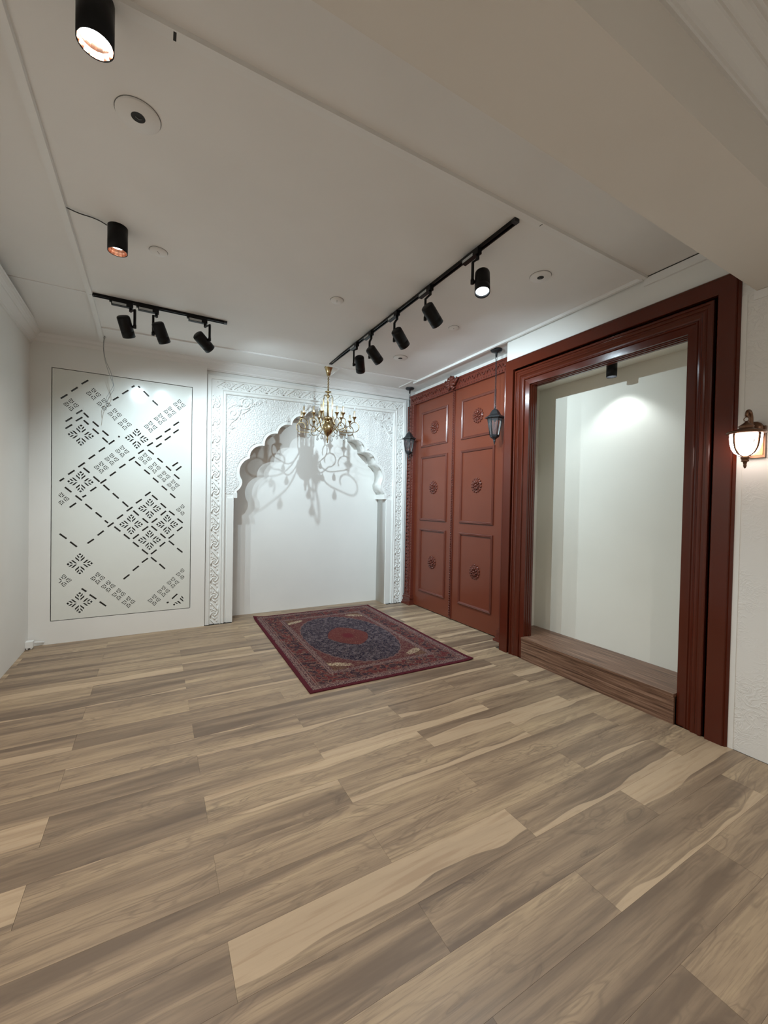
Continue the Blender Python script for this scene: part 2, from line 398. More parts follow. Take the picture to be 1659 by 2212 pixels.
# right wall: thick wall at XR with the display niche cut out; steps back to XD behind the doors
NY0, NY1, NX = 1.36, 2.655, 3.44
struct(MB().box((XR+.012, 1.12, 0), (XR+.07, 1.362, 3.1)).box((XR+.07, 1.12, 0), (XR+.6, 1.28, 3.1)).build('wall_right', M_wall))
struct(MB().box((XR+.012, 2.690, 0), (XR+.07, YF, 3.1)).box((XR+.07, 2.905, 0), (XD, YF, 3.1)).build('wall_right_pier', M_wall))
struct(MB().box((XR+.012, 1.362, 2.60), (XR+.07, 2.690, 3.1)).box((XR+.07, 1.28, 2.66), (XR+.6, 2.905, 3.1)).build('wall_right_header', M_wall))
struct(MB().box((XR, YN, 0), (XR+.6, 1.12, 3.1)).build('wall_right_near', M_tex))
struct(MB().box((XR-.004, 1.066, 0), (XR+.01, 1.0925, 2.70)).build('trim_14', M_wall))
struct(MB().box((XD, YF, 0), (XD+.1, 5.45, 3.1)).build('wall_right_doors', M_wall))
struct(MB().box((NX, 1.25, .0), (NX+.1, 2.95, 2.64)).build('wall_niche_back', M_niche))
struct(MB().box((XR+.071, 2.892, .2), (NX, 2.904, 2.64)).build('wall_niche_left', M_niche))
struct(MB().box((XR+.071, 1.281, .2), (NX, 1.30, 2.64)).build('wall_niche_right', M_niche))
struct(MB().box((XR+.071, 1.30, 2.628), (NX, 2.892, 2.655)).build('ceiling_niche', M_niche))
# ceiling as a grid so that the sag near the back-left corner is real
xs = [XL-.1]+[XL+.0+i*(XD-XL)/16 for i in range(17)]+[XD+.1]; ys = [YN-.1, 0, 1, 2, 3, 4.1, 4.3, 4.5, 4.7, 4.97, 5.06]
cb = MB(); vs = [(x, y, zdip(x, y)) for y in ys for x in xs]; nx = len(xs)
cb.add(vs, [(j*nx+i, j*nx+i+1, (j+1)*nx+i+1, (j+1)*nx+i) for j in range(len(ys)-1) for i in range(nx-1)])
co = cb.build('ceiling', M_ceil, flip=False); struct(co)
md = co.modifiers.new('thick', 'SOLIDIFY'); md.thickness = .1; md.offset = 1
# dropped beam
struct(MB().box((XL, .69, 2.705), (XR, 1.025, 3.08)).build('trim_1', M_beam))
# battens over the ceiling joints
def batten(n, x0, y0, x1, y1, w, t_=.007, m=M_trim):
    d = Vector((x1-x0, y1-y0)); L = d.length; d.normalize(); p = Vector((-d.y, d.x))*w/2; N = 10; b = MB()
    for i in range(N):
        a = Vector((x0, y0))+d*L*i/N; c = Vector((x0, y0))+d*L*(i+1)/N
        def q(P, s, dz): return (P.x+p.x*s, P.y+p.y*s, zdip(P.x, P.y)-dz)
        b.hexa((q(a, -1, t_*.3), q(c, -1, t_*.3), q(c, 1, t_*.3), q(a, 1, t_*.3)) if False else (q(a, -1, -.002), q(c, -1, -.002), q(c, 1, -.002), q(a, 1, -.002)),
               (q(a, -.8, t_), q(c, -.8, t_), q(c, .8, t_), q(a, .8, t_)))
    return struct(b.build(n, m))
batten('trim_2', -.475, 1.655, XR, 1.655, .052, .015)
batten('trim_3', -.475, 1.03, -.475, 4.93, .044, .018)
batten('trim_4', -.455, 4.64, 3.01, 4.515, .028, .012)
batten('trim_5', 3.01, 1.66, 3.01, 4.60, .03, .022)
batten('trim_6', XL+.02, 4.05, -.48, 4.045, .014, .006)
batten('trim_7', 1.93, 4.60, 1.93, 4.93, .018, .006)
batten('trim_8', 2.96, 4.56, 2.96, 4.90, .022, .008)
# cover strips at the top of the right wall either side of the beam
struct(MB().box((XR-.006, 1.027, 3.02), (XR+.02, 1.66, 3.078)).build('trim_9', M_trim))
struct(MB().box((XR-.006, .60, 2.66), (XR+.0, .688, 2.705)).box((XR-.008, .69, 2.655), (XR+.0, 1.035, 2.703)).build('trim_10', M_trim))
MB().box((XR-.0075, 1.03, 3.073), (XR-.0055, 1.64, 3.079)).build('gap_shadow', M_dark, bpy.data.objects['trim_9'])  # thin dark box painted in as the shadow line above the cover strip
# cornices: stepped profile swept along straight runs (d = away from wall, h = below ceiling)
CP = [(0, .140), (.010, .140), (.012, .130), (.020, .128), (.024, .110), (.040, .088), (.052, .070), (.055, .060), (.062, .060), (.066, .048), (.080, .030), (.088, .026), (.092, .014), (.100, .014), (.104, 0)]
def sweep(n, P, A, B, na, nb, za, zb, ha, hb):
    """P profile; A,B wall points; na,nb profile directions (mitre included); za,zb ceiling z; ha,hb height scale"""
    b = MB(); m = len(P)
    ra = [(A[0]+na[0]*d, A[1]+na[1]*d, za-h*ha) for d, h in P]+[(A[0], A[1], za)]
    rb = [(B[0]+nb[0]*d, B[1]+nb[1]*d, zb-h*hb) for d, h in P]+[(B[0], B[1], zb)]
    k = m+1; b.add(ra+rb, [(i, (i+1) % k, k+(i+1) % k, k+i) for i in range(k)]+[tuple(range(k))[::-1], tuple(range(k, 2*k))])
    return struct(b.build(n, M_trim))
sweep('trim_11', [(0, .140)]+[(d+.03, h) for d, h in CP], (XL-.03, 5.09), (XD, 5.09), (1, -1), (0, -1), 3.012, 3.09, .85, .80)
sweep('trim_12', CP, (XL, 1.03), (XL, 5.06), (1, 0), (1, -1), 3.08, 3.012, 1.05, .85)
sweep('trim_13', CP, (XL, .69), (XR, .69), (0, -1), (0, -1), 3.08, 3.08, 1.0, 1.0)

# ------------------------------------------------------------------ pierced panel
def py_(u, v, D):
    d = _r*((u-829.5)/878.06)+_d*((v-1106)/878.06)+_f; t_ = D/d.y; return (d.x*t_, H+d.z*t_)
def Z(a, b): return py_(80+a/3.455, 760+b/3.455, YB)     # read from an enlarged crop of the photograph, onto the wall plane
small = [(422, 315), (500, 392), (580, 467), (655, 540), (255, 395), (1062, 395), (992, 450), (920, 503), (848, 560), (636, 743), (558, 802), (480, 863), (806, 797), (877, 865), (948, 930), (1016, 995), (182, 1097), (1085, 1180), (200, 1707), (453, 1690), (532, 1750), (610, 1810), (683, 1868), (875, 1853), (945, 1787), (1015, 1722), (1083, 1658)]
big = [(328, 622), (745, 648), (325, 970), (842, 1170), (703, 1288), (972, 1288), (840, 1405), (320, 1582), (318, 1872), (1095, 1880)]
dsh = [(332,240,382,212),(255,295,303,265),(177,348,227,318),(565,362,608,337),(636,315,682,287),(705,265,728,253),(755,255,768,268),(795,293,835,333),(862,363,902,400),
(292,463,338,435),(213,520,262,490),(290,517,338,488),(212,573,262,543),(168,555,184,545),(168,608,184,598),(348,455,385,490),(348,510,385,543),(415,520,460,558),(415,573,460,612),(488,588,533,626),(488,640,528,677),(605,632,618,634),
(535,690,578,660),(460,745,507,714),(385,800,433,768),(308,860,357,827),(232,916,280,884),(168,965,202,943),(1018,550,1060,523),(1083,502,1112,482),(953,600,997,573),(1083,557,1112,537),(1018,607,1058,580),(888,653,932,625),(953,660,997,630),(822,703,865,677),(888,710,930,683),(755,760,797,732),
(830,732,872,765),(898,793,938,826),(962,853,1000,887),(1023,915,1062,948),(1088,972,1105,993),(1073,802,1110,775),(1100,832,1108,826),(1010,853,1053,825),(1037,885,1077,855),
(685,813,730,785),(613,868,660,838),(543,926,588,895),(472,982,517,952),(397,1040,442,1010),(338,1085,367,1070),(732,817,773,852),(800,880,842,914),(865,940,906,975),(930,1000,970,1033),(993,1057,1032,1090),
(345,865,392,903),(420,930,467,970),(495,993,540,1033),(565,1055,610,1095),(637,1118,680,1156),(208,1010,257,1048),(286,1072,335,1110),(360,1135,410,1175),(437,1198,483,1235),(505,1258,530,1278),
(242,1162,292,1128),(162,1223,213,1190),(806,1075,848,1045),(738,1130,782,1100),(668,1190,713,1158),(597,1247,642,1215),(526,1307,572,1275),(452,1370,498,1335),(376,1430,425,1397),
(858,1070,900,1105),(922,1130,963,1165),(985,1188,1027,1220),(1048,1245,1088,1277),(718,1185,760,1222),(787,1243,830,1277),(853,1300,895,1335),(920,1357,960,1390),(983,1410,1023,1443),(1045,1465,1085,1497),
(922,1220,963,1187),(855,1275,898,1243),(785,1335,830,1303),(716,1395,760,1362),(577,1305,622,1340),(648,1362,692,1397),(716,1420,760,1455),(783,1475,828,1510),(850,1533,892,1567),(913,1583,955,1620),
(1045,1338,1085,1307),(982,1393,1022,1362),(916,1453,957,1420),(850,1510,893,1477),(782,1573,828,1540),(715,1633,760,1598),(645,1697,690,1662),(168,1358,220,1395),(247,1418,298,1456),
(333,1767,368,1790),(392,1812,442,1845),(467,1865,515,1898),(1007,1843,1047,1807),(1072,1782,1097,1755),(968,1875,982,1867)]
holes = []
GX0, GX1 = Z(160, 1100)[0], Z(1110, 900)[0]
GZ0 = Z(1075, 1893)[1]
GZL = PZ0+.03
def hole(poly):
    if all(GX0 <= x <= GX1 and z > (GZ0 if x > .1 else GZL) for x, z in poly): holes.append(poly)
def flower(cx, cz, R):
    t_ = .165
    slots = []
    for s in (1, -1):
        for (x1, z1, x2, z2) in ((.36, .60, .055, .30), (.235, .80, .05, .60)):
            slots.append([(s*x1, z1-t_/2), (s*x1, z1+t_/2), (s*x2, z2+t_/2), (s*x2, z2-t_/2)])
    slots.append([(0, .80), (.125, .90), (0, 1.02), (-.125, .90)])
    for q in range(4):
        for p in slots:
            r = []
            for x, z in p:
                for _ in range(q): x, z = -z, x
                r.append((cx+x*R, cz+z*R))
            hole(r)
for a, b in big: flower(*Z(a, b), .105)
for a, b in small: flower(*Z(a, b), .0625)
for a, b, c_, d_ in dsh:
    p = Vector(Z(a, b)); q = Vector(Z(c_, d_)); d = (q-p); 
    if d.length < 1e-6: continue
    d.normalize(); n = Vector((-d.y, d.x))*.0078
    hole([tuple(p+n), tuple(q+n), tuple(q-n), tuple(p-n)])
G = .007
jp = empty('pierced_panel', (-.27, YB, PZ0+.01), 'glossy white wall panel pierced with diagonal dashes and leaf-shaped flowers, left of the arch', 'panel')
o = plate('pierced_board', [(PX0+G, PZ0+G), (PX1-G, PZ0+G), (PX1-G, PZ1-G), (PX0+G, PZ1-G)], holes, YB+.0, .004, M_panel, jp); rel(o, jp)
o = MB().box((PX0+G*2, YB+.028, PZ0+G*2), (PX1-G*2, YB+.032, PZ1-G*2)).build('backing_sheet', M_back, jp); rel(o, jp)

# ------------------------------------------------------------------ arched niche surround
DA = 5.085
def arc(a, b, sag, n=9):
    a = Vector(a); b = Vector(b); c = (b-a).length; R_ = (c*c/4+sag*sag)/(2*sag); m = (a+b)/2; nrm = Vector((-(b-a).y, (b-a).x)).normalized()
    ce = m-nrm*(R_-sag); t0 = math.atan2(a.y-ce.y, a.x-ce.x); t1 = math.atan2(b.y-ce.y, b.x-ce.x)
    if t1 > t0: t1 -= 2*math.pi
    return [(ce.x+R_*math.cos(t0+(t1-t0)*i/n), ce.y+R_*math.sin(t0+(t1-t0)*i/n)) for i in range(1, n+1)]
def nom(x, z): return (x, z/(1+.0115*(x-XC)))
CU = [nom(.896, 1.690), nom(.984, 1.958), nom(1.158, 2.124), nom(1.318, 2.291), nom(1.493, 2.413), nom(1.664, 2.551)]
left = [(0.809, 0), nom(0.809, 1.490), nom(.840, 1.490), nom(0.838, 1.559), nom(0.858, 1.572), nom(0.880, 1.598), nom(0.894, 1.630), nom(.899, 1.662), CU[0]]
for a, b, k_ in zip(CU[:-1], CU[1:], (.24, .24, .24, .24, .23)): left += arc(a, b, k_*(Vector(b)-Vector(a)).length)
ap = arc(CU[-1], (2*XC-CU[-1][0], CU[-1][1]), .105, 16); left += ap[:7]
right = [(2*XC-x, z) for x, z in left[::-1]]
arch = left+[ap[7]]+right
def wp(P): return [(x, wf(x, z)) for x, z in P]
root = empty('arched_niche_surround', (XC, DA, 0), 'white plaster scalloped arch surround with carved scroll border framing the back niche', 'archway')
o = plate('arch_wall', wp([(.505, 0)]+arch+[(3.245, 0), (3.245, 3.04), (.505, 3.06)]), [], DA, 5.34-DA, M_plaster, root); rel(o, root)
# inward offset of the arch line -> stucco spandrel leaves a smooth band
def offset(P, d):
    out = []
    for i in range(len(P)):
        a = Vector(P[max(i-1, 0)]); b = Vector(P[min(i+1, len(P)-1)]); t_ = (b-a).normalized(); n = Vector((-t_.y, t_.x)); out.append((P[i][0]+n.x*d, P[i][1]+n.y*d))
    return out
curve = arch[3:-3]
def dense(P, n=3): return P
off_ = [p for p in offset(curve, .036)]
off_ = [(x, z) for x, z in off_ if z < 2.708]
IN0, IN1, INZ = .712, 2.984, 2.715
o = plate('stucco_spandrel', wp([(IN0, 1.541), (.80, 1.541)]+off_+[(2*XC-.80, 1.541), (IN1, 1.541), (IN1, INZ), (IN0, INZ)]), [], DA-.005, .006, M_stucco, root); rel(o, root)
o = MB().tube([(x, DA+.0, wf(x, z)) for x, z in arch[2:-2]], .0065, 6).build('arch_rim', M_plaster, root); rel(o, root)
for s in (0, 1):   # impost blocks at the springing
    x0, x1 = (.80, .846) if s == 0 else (2*XC-.846, 2*XC-.80)
    o = MB().box((x0, DA-.012, wf(x0, 1.492)), (x1, 5.34, wf(x0, 1.556))).build('impost_block', M_plaster, root); rel(o, root)
# pilaster faces below the springing
for s in (0, 1):
    x0, x1 = (.735, .806) if s == 0 else (2*XC-.806, 2*XC-.735)
    o = MB().box((x0, DA-.014, 0), (x1, DA+.002, wf(x0, 1.49))).build('pilaster', M_plaster, root); rel(o, root)
# mitred border
BX0, BX1, BZ = .503, 2*XC-.503, 2.925
BP = [(0, 0), (0, .024), (.006, .028), (.044, .028), (.050, .014), (.154, .014), (.160, .026), (.168, .029), (.174, .020), (.182, .016), (.186, .024), (.196, .027), (.206, .022), (.210, 0)]
def ubar(P, x0, x1, zt, seg, fn, name, m, parent, z0=0.0):
    if seg == 0: E = [[(x0+d, z0, h) for d, h in P], [(x0+d, zt-d, h) for d, h in P]]
    elif seg == 1: E = [[(x0+d, zt-d, h) for d, h in P], [(x1-d, zt-d, h) for d, h in P]]
    else: E = [[(x1-d, zt-d, h) for d, h in P], [(x1-d, z0, h) for d, h in P]]
    N = 12 if seg == 1 else 1; k = len(P); b = MB(); rings = []
    for i in range(N+1):
        t_ = i/N; rings += [fn(E[0][j][0]*(1-t_)+E[1][j][0]*t_, E[0][j][1]*(1-t_)+E[1][j][1]*t_, P[j][1]) for j in range(k)]
    fs = [(i*k+j, i*k+(j+1) % k, (i+1)*k+(j+1) % k, (i+1)*k+j) for i in range(N) for j in range(k)]
    fs += [tuple(range(k))[::-1], tuple(N*k+j for j in range(k))]
    b.add(rings, fs); return b.build(name, m, parent)
for sgm in range(3): rel(ubar(BP, BX0, BX1, BZ, sgm, lambda x, z, h: (x, DA-h, wf(x, z)), 'border_moulding', M_plaster, root), root)
# scroll motif (local: x across 0..1 -> .096 m, z down 0..1 -> .205 m), modelled once
U, V = .098, .2045
MS = [([(690,200),(697,320),(690,430),(640,520),(570,560),(505,520),(515,475),(560,455),(592,480),(575,512)], [20,28,34,32,28,24,20,16,14,8]),
      ([(400,600),(408,510),(460,440),(530,425),(605,455)], [36,34,28,20,8]), ([(440,90),(530,190),(630,300),(680,380)], [10,24,28,26]),
      ([(430,405),(500,335),(570,365),(625,425)], [14,22,18,8]), ([(470,590),(540,660),(610,705)], [16,34,10]), ([(690,585),(655,630),(600,650)], [10,18,8]),
      ([(395,690),(450,730),(530,830),(600,900)], [14,26,26,18]), ([(515,230),(500,300),(470,340)], [8,20,10])]
mb = MB()
for pts, rs in MS: mb.tube([((x-545)/360*U, 0, -(y-430)/640*V) for x, y in pts], [r/360*U*.80 for r in rs], 6, flat=(0, 1, 0))
for x, y in ((645, 750), (408, 150), (650, 135), (410, 290)): mb.sphere(((x-545)/360*U, 0, -(y-430)/640*V), .0072, 7, 4, (1, .6, 1))
motif = mb.mesh('carved_scroll', M_plaster)
def put(x, z, rot, mir=1):
    o = link('carved_scroll', motif, root)
    x_, z_ = x, wf(x, z)
    o.matrix_basis = Matrix.Translation(Vector((x_, DA-.016, z_))-Vector(root.location)) @ Matrix.Rotation(rot, 4, 'Y') @ Matrix.Diagonal((mir, 2.1, 1, 1))
NV = 13
for i in range(NV):
    z = .10+V*(i+.2)
    put(BX0+.102, z, 0, 1); put(BX1-.102, z, 0, 1)
NH = 12; span = (BX1-BX0)-.21; 
for i in range(NH): put(BX0+.105+span*(i+.5)/NH, BZ-.102, math.radians(-90)-.031, 1)
# spandrel corner scrollwork, digitised from the left corner and mirrored
def Zs(a, b): x, z = py_(430+a/6.914, 790+b/6.914, DA); return x, z/(1+.0115*(x-XC))
def spiral(cx, cy, r, a0, turns, n=16, sx=1):
    return [(cx+sx*r*(1-.8*i/n)*math.cos(a0+turns*2*math.pi*i/n), cy+r*(1-.8*i/n)*math.sin(a0+turns*2*math.pi*i/n)) for i in range(n+1)]
SW = [(spiral(700, 560, 85, .2, -1.6), 9), (spiral(510, 712, 82, -.6, 1.5), 9), (spiral(885, 565, 42, 2.6, 1.3), 7), (spiral(480, 900, 46, .3, 1.3), 7),
      ([(785, 500), (790, 570), (750, 630), (680, 655), (600, 640)], 8), ([(605, 640), (612, 700), (580, 770), (500, 800), (430, 790)], 8), ([(640, 610), (560, 575), (500, 590), (465, 620)], 8),
      ([(500, 530), (560, 560), (600, 610)], 8), ([(780, 620), (830, 560), (860, 520), (920, 515), (940, 560)], 7), ([(560, 790), (480, 850), (440, 880), (445, 930)], 7), ([(640, 720), (700, 690), (760, 650)], 7),
      ([(560, 720), (600, 770), (620, 800)], 6), ([(430, 960), (460, 980), (440, 1020)], 6), ([(960, 540), (1000, 520), (1010, 560)], 6), ([(600, 500), (650, 480), (720, 475)], 7), ([(430, 640), (470, 610)], 7)]
for s in (1, -1):
    mb = MB()
    for pts, r in SW:
        q = []
        for a, b in pts:
            x, z = Zs(a, b); x = x if s == 1 else 2*XC-x; q.append((x, DA-.008, wf(x, z)))
        n = len(q); mb.tube(q, [r/6.914*.0092*(1-.45*i/n) for i in range(n)], 6, flat=(0, 1, 0))
    for a, b in ((560, 600), (540, 560), (640, 590), (620, 660), (660, 700), (470, 760), (760, 560), (700, 600), (820, 600)):
        x, z = Zs(a, b); x = x if s == 1 else 2*XC-x; mb.sphere((x, DA-.008, wf(x, z)), .012, 7, 4, (1, .5, .8))
    o = mb.build('corner_scrollwork', M_plaster, root); rel(o, root)

# ------------------------------------------------------------------ red frame of the display niche
fr = empty('niche_frame', (XR, 2.03, 0), 'glossy dark red stepped frame around the lit display niche on the right wall', 'frame')
FX = 3.052
def ff(y, z, h): return (FX-h, y, z)
CAS = [(0, 0), (0, .030), (.010, .044), (.016, .040), (.022, .047), (.108, .047), (.112, .043), (.112, 0)]
MOU = [(.132, 0), (.132, .040), (.138, .044), (.150, .044), (.153, .036), (.165, .038), (.172, .033), (.180, .038), (.190, .040), (.197, .031), (.210, .022), (.220, .020), (.226, .026), (.234, .026), (.238, .014), (.285, .011), (.287, -.012), (.292, -.012), (.292, -.030), (.297, -.030), (.297, -.052), (.301, -.052), (.301, -.078), (.26, -.078), (.26, -.01)]
FY0, FY1, FZ = 1.093, 2.962, 2.868
for sgm in range(3):
    for P, nm in ((CAS, 'outer_casing'), (MOU, 'stepped_moulding')):
        P2 = P
        rel(ubar([(d*(.945 if sgm != 1 else 1.0), h) for d, h in P] if False else P, FY0, FY1, FZ, sgm, ff, nm, M_redframe, fr), fr)
rel(MB().box((FX-.010, FY0+.10, 0), (FX+.01, FY0+.14, FZ-.1)).box((FX-.010, FY1-.14, 0), (FX+.01, FY1-.10, FZ-.1)).box((FX-.010, FY0+.1, FZ-.14), (FX+.01, FY1-.1, FZ-.1)).build('groove_backing', M_redframe, fr), fr)
# ------------------------------------------------------------------ step in the niche
ps = empty('wooden_platform', (3.2, 2.0, 0), 'low brown wood-grain platform forming the floor of the lit display niche', 'platform')
rel(MB().box((3.012, FY0+.288, .0), (3.030, FY1-.288, .182)).build('front_board', M_step, ps), ps)
rel(MB().box((3.006, FY0+.288, .183), (3.13, FY1-.288, .205)).box((3.13, 1.301, .183), (NX-.001, 2.891, .205)).build('top_board', M_step, ps), ps)

# ------------------------------------------------------------------ red double door
DX = 3.25
dr = struct(empty('door_1', (DX, 4.03, 0), 'tall brick-red panelled double door with carved header and rosettes', 'door'))
del dr['category']; del dr['label']
def rosette_mesh():
    b = MB(); R = .088
    b.lathe([(0, .010), (.02, .012), (.05, .008), (.07, .009), (.078, .002), (.078, 0)], 20)
    for k in range(14):
        a = 2*math.pi*k/14; b.sphere((R*.88*math.cos(a), R*.88*math.sin(a), .006), .0135, 6, 4, (1, 1, .7))
    for k in range(8):
        a = 2*math.pi*(k+.5)/8
        b.tube([(math.cos(a)*.018, math.sin(a)*.018, .012), (math.cos(a)*.038, math.sin(a)*.038, .020), (math.cos(a+.15)*.058, math.sin(a+.15)*.058, .012)], [.006, .011, .004], 6)
        b.sphere((math.cos(a+.39)*.048, math.sin(a+.39)*.048, .012), .009, 6, 4)
    b.sphere((0, 0, .014), .017, 8, 5); return b.mesh('rosette', M_redcarved)
RM = rosette_mesh()
for (ya, yb, pa, pb) in ((4.052, 4.90, 4.148, 4.735), (3.05, 4.012, 3.312, 3.885)):
    lf = MB().box((DX, ya, .012), (DX+.03, yb, 2.865)).build('door_leaf', M_red, dr); rel(lf, dr)
    for (z0, z1, zr) in ((2.235, 2.722, 2.482), (1.222, 2.108, 1.675), (.235, 1.112, .667)):
        PM = [(0, 0), (.003, .012), (.010, .018), (.018, .014), (.022, .018), (.030, .012), (.034, 0)]
        mb = MB(); k = len(PM)
        ring = [[(DX-h, pa+d, z0+d) for d, h in PM], [(DX-h, pb-d, z0+d) for d, h in PM], [(DX-h, pb-d, z1-d) for d, h in PM], [(DX-h, pa+d, z1-d) for d, h in PM]]
        vs = [p for R_ in ring for p in R_]
        mb.add(vs, [(i*k+j, i*k+j+1, ((i+1) % 4)*k+j+1, ((i+1) % 4)*k+j) for i in range(4) for j in range(k-1)])
        o = mb.build('panel_moulding', M_redmould, lf); rel(o, dr) if False else None
        o.matrix_parent_inverse = Matrix.Translation(-Vector(dr.location)) @ Matrix.Translation(Vector(dr.location))
        o2 = link('rosette', RM, lf)
        o2.matrix_basis = Matrix.Translation((DX, (pa+pb)/2-.003, zr)) @ Matrix.Rotation(-math.pi/2, 4, 'Y')
# meeting strip with a twisted bead
mb = MB().box((DX-.012, 4.010, .012), (DX+.002, 4.054, 2.862)); rel(mb.build('meeting_strip', M_redcarved, dr), dr)
mb = MB()
n = 95
for i in range(n):
    z = .03+i*2.82/n; mb.tube([(DX-.014, 4.022, z), (DX-.022, 4.032, z+.012), (DX-.014, 4.043, z+.024)], [.004, .0085, .004], 5)
o = mb.build('twisted_bead', M_redcarved, dr); rel(o, dr)
# header with leafy relief
rel(MB().box((DX-.035, 3.02, 2.866), (XD, 4.999, 3.00)).box((DX-.045, 3.02, 2.986), (XD, 5.005, 3.006)).build('header', M_redtex, dr), dr)
mb = MB()
for i in range(46):
    y = 3.16+i*.04
    if 3.93 < y < 4.13: continue
    mb.sphere((DX-.036, y, 2.884), .009, 6, 4); 
    if i % 2 == 0:
        z0 = 2.935; s = 1 if i % 4 else -1
        mb.tube([(DX-.035, y-.03, z0-s*.02), (DX-.043, y, z0+s*.018), (DX-.043, y+.025, z0+s*.002), (DX-.036, y+.03, z0-s*.02)], [.004, .009, .007, .004], 5)
rel(mb.build('header_carving', M_redcarved, dr), dr)
# shell crest over the meeting line
mb = MB(); cy, cz, cx = 4.03, 2.955, DX-.055
mb.sphere((cx, cy, cz+.02), .05, 10, 7, (.5, 1, 1.3))
for k in range(9):
    a = math.radians(-150+k*37.5); ca, sa = math.sin(a), math.cos(a); L = .088 if k not in (4,) else .085
    mb.tube([(cx, cy+ca*.02, cz+sa*.02), (cx-.02, cy+ca*L*.6, cz+sa*L*.6), (cx-.008, cy+ca*L, cz+sa*L)], [.012, .026, .014], 7)
for s in (-1, 1):
    mb.tube([(cx, cy+s*.03, cz-.02), (cx-.012, cy+s*.09, cz+.0), (cx-.01, cy+s*.125, cz+.035), (cx-.01, cy+s*.10, cz+.05)], [.012, .018, .012, .008], 7)
    mb.tube([(cx, cy+s*.01, cz-.03), (cx-.012, cy+s*.05, cz-.08), (cx-.01, cy+s*.075, cz-.06)], [.012, .016, .008], 7)
rel(mb.build('crest', M_redcarved, dr), dr)
# carved side columns
for (ya, yb) in ((4.885, 5.045), (2.99, 3.155)):
    c = MB().box((DX-.045, ya, .13), (XD, yb, 2.866)).build('column', M_redtex, dr); rel(c, dr)
    mb = MB(); mb.box((DX-.052, ya+.045, .14), (DX-.04, ya+.052, 2.86)).box((DX-.052, yb-.018, .14), (DX-.04, yb-.008, 2.86))
    for i in range(72): mb.sphere((DX-.046, ya+.022, .16+i*.0375), .0085, 6, 4)
    for i in range(54):
        z = .17+i*.05; s = 1 if i % 2 else -1; yc_ = (ya+yb)/2+.018
        mb.tube([(DX-.044, yc_-.03*s, z), (DX-.053, yc_, z+.02), (DX-.053, yc_+.028*s, z+.012), (DX-.046, yc_+.022*s, z-.01)], [.004, .008, .007, .003], 5)
    cc = mb.build('column_carving', M_redcarved, dr); rel(cc, dr)
    mb = MB()
    for (e, z0, z1) in ((.045, 0, .022), (.030, .022, .05), (.016, .05, .085), (.024, .085, .105), (.008, .105, .135)):
        mb.box((DX-.045-e, ya-e*.8, z0), (XD, min(yb+e*.8, 5.08) if ya > 4 else yb+e*.8, z1))
    rel(mb.build('plinth', M_redcarved, dr), dr)

# ------------------------------------------------------------------ rug
RW, RL = 1.572, 2.240
M_rug = rug_material(RW/2, RL/2)
rg = MB(); nx_, ny_ = 24, 32; top = []; bot = []
for j in range(ny_+1):
    for i in range(nx_+1):
        x = -RW/2+RW*i/nx_; y = -RL/2+RL*j/ny_
        z = .009+.0015*math.sin(y*7+x*2)
        cu_ = max(0, 1-math.hypot(x+RW/2, y-RL/2)/.16)**2*.02+max(0, 1-math.hypot(x-RW/2, y+RL/2)/.14)**2*.012+max(0, 1-math.hypot(x-RW/2, y-RL/2)/.1)**2*.006
        top.append((x, y, z+cu_)); bot.append((x, y, .0012+cu_))
k = nx_+1; nt = len(top)
fs = [(j*k+i, j*k+i+1, (j+1)*k+i+1, (j+1)*k+i) for j in range(ny_) for i in range(nx_)]
fs += [tuple(q+nt for q in f[::-1]) for f in fs]
for i in range(nx_): fs += [(i, nt+i, nt+i+1, i+1), (ny_*k+i, ny_*k+i+1, nt+ny_*k+i+1, nt+ny_*k+i)]
for j in range(ny_): fs += [(j*k, (j+1)*k, nt+(j+1)*k, nt+j*k), (j*k+nx_, nt+j*k+nx_, nt+(j+1)*k+nx_, (j+1)*k+nx_)]
rg.add(top+bot, fs, False)
o = rg.build('rug', M_rug); o.location = (1.8245, 3.988, 0); o.rotation_euler = (0, 0, math.radians(-1.06))
tag(o, 'dark red and navy oriental rug with a central medallion lying before the arch', 'rug')

# ------------------------------------------------------------------ chandelier
CX, CY = 1.797, 4.62
zt = zdip(CX, CY)
ch = empty('chandelier', (CX, CY, zt), 'brass multi-arm candle chandelier with clear crystal drops hanging before the arch', 'chandelier')
def chm(b, name, m, parent=None): return b.build(name, m, parent or ch)
chm(MB().lathe([(0, 0), (.050, 0), (.052, -.006), (.046, -.012), (.030, -.06), (.022, -.100), (.012, -.104), (0, -.104)], 24), 'canopy', M_brass)
mb = MB()
for i in range(13):
    z = -.112-i*.0155; a = i*math.pi/2
    pts = [(math.cos(a)*.0105*math.cos(q), math.sin(a)*.0105*math.cos(q), z+.0125*math.sin(q)) for q in [2*math.pi*w/10 for w in range(10)]]
    mb.tube(pts, .0032, 5, close=True)
chm(mb, 'chain', M_brass)
zz = 2.78-zt
chm(MB().lathe([(0, zz+.02), (.006, zz+.018), (.008, zz), (.040, zz-.008), (.034, zz-.016), (.012, zz-.022), (.012, zz-.05), (.028, zz-.060), (.012, zz-.075), (.009, zz-.09), (.009, zz-.30), (.030, zz-.305), (.060, zz-.325), (.056, zz-.345), (.026, zz-.355), (.020, zz-.370),
     (.022, zz-.374), (.045, zz-.390), (.065, zz-.415), (.072, zz-.447), (.066, zz-.480), (.048, zz-.510), (.025, zz-.530), (.012, zz-.542), (.010, zz-.56), (.014, zz-.575), (.006, zz-.60), (.008, zz-.612), (0, zz-.625)], 24), 'central_column', M_brass)
mb = MB()
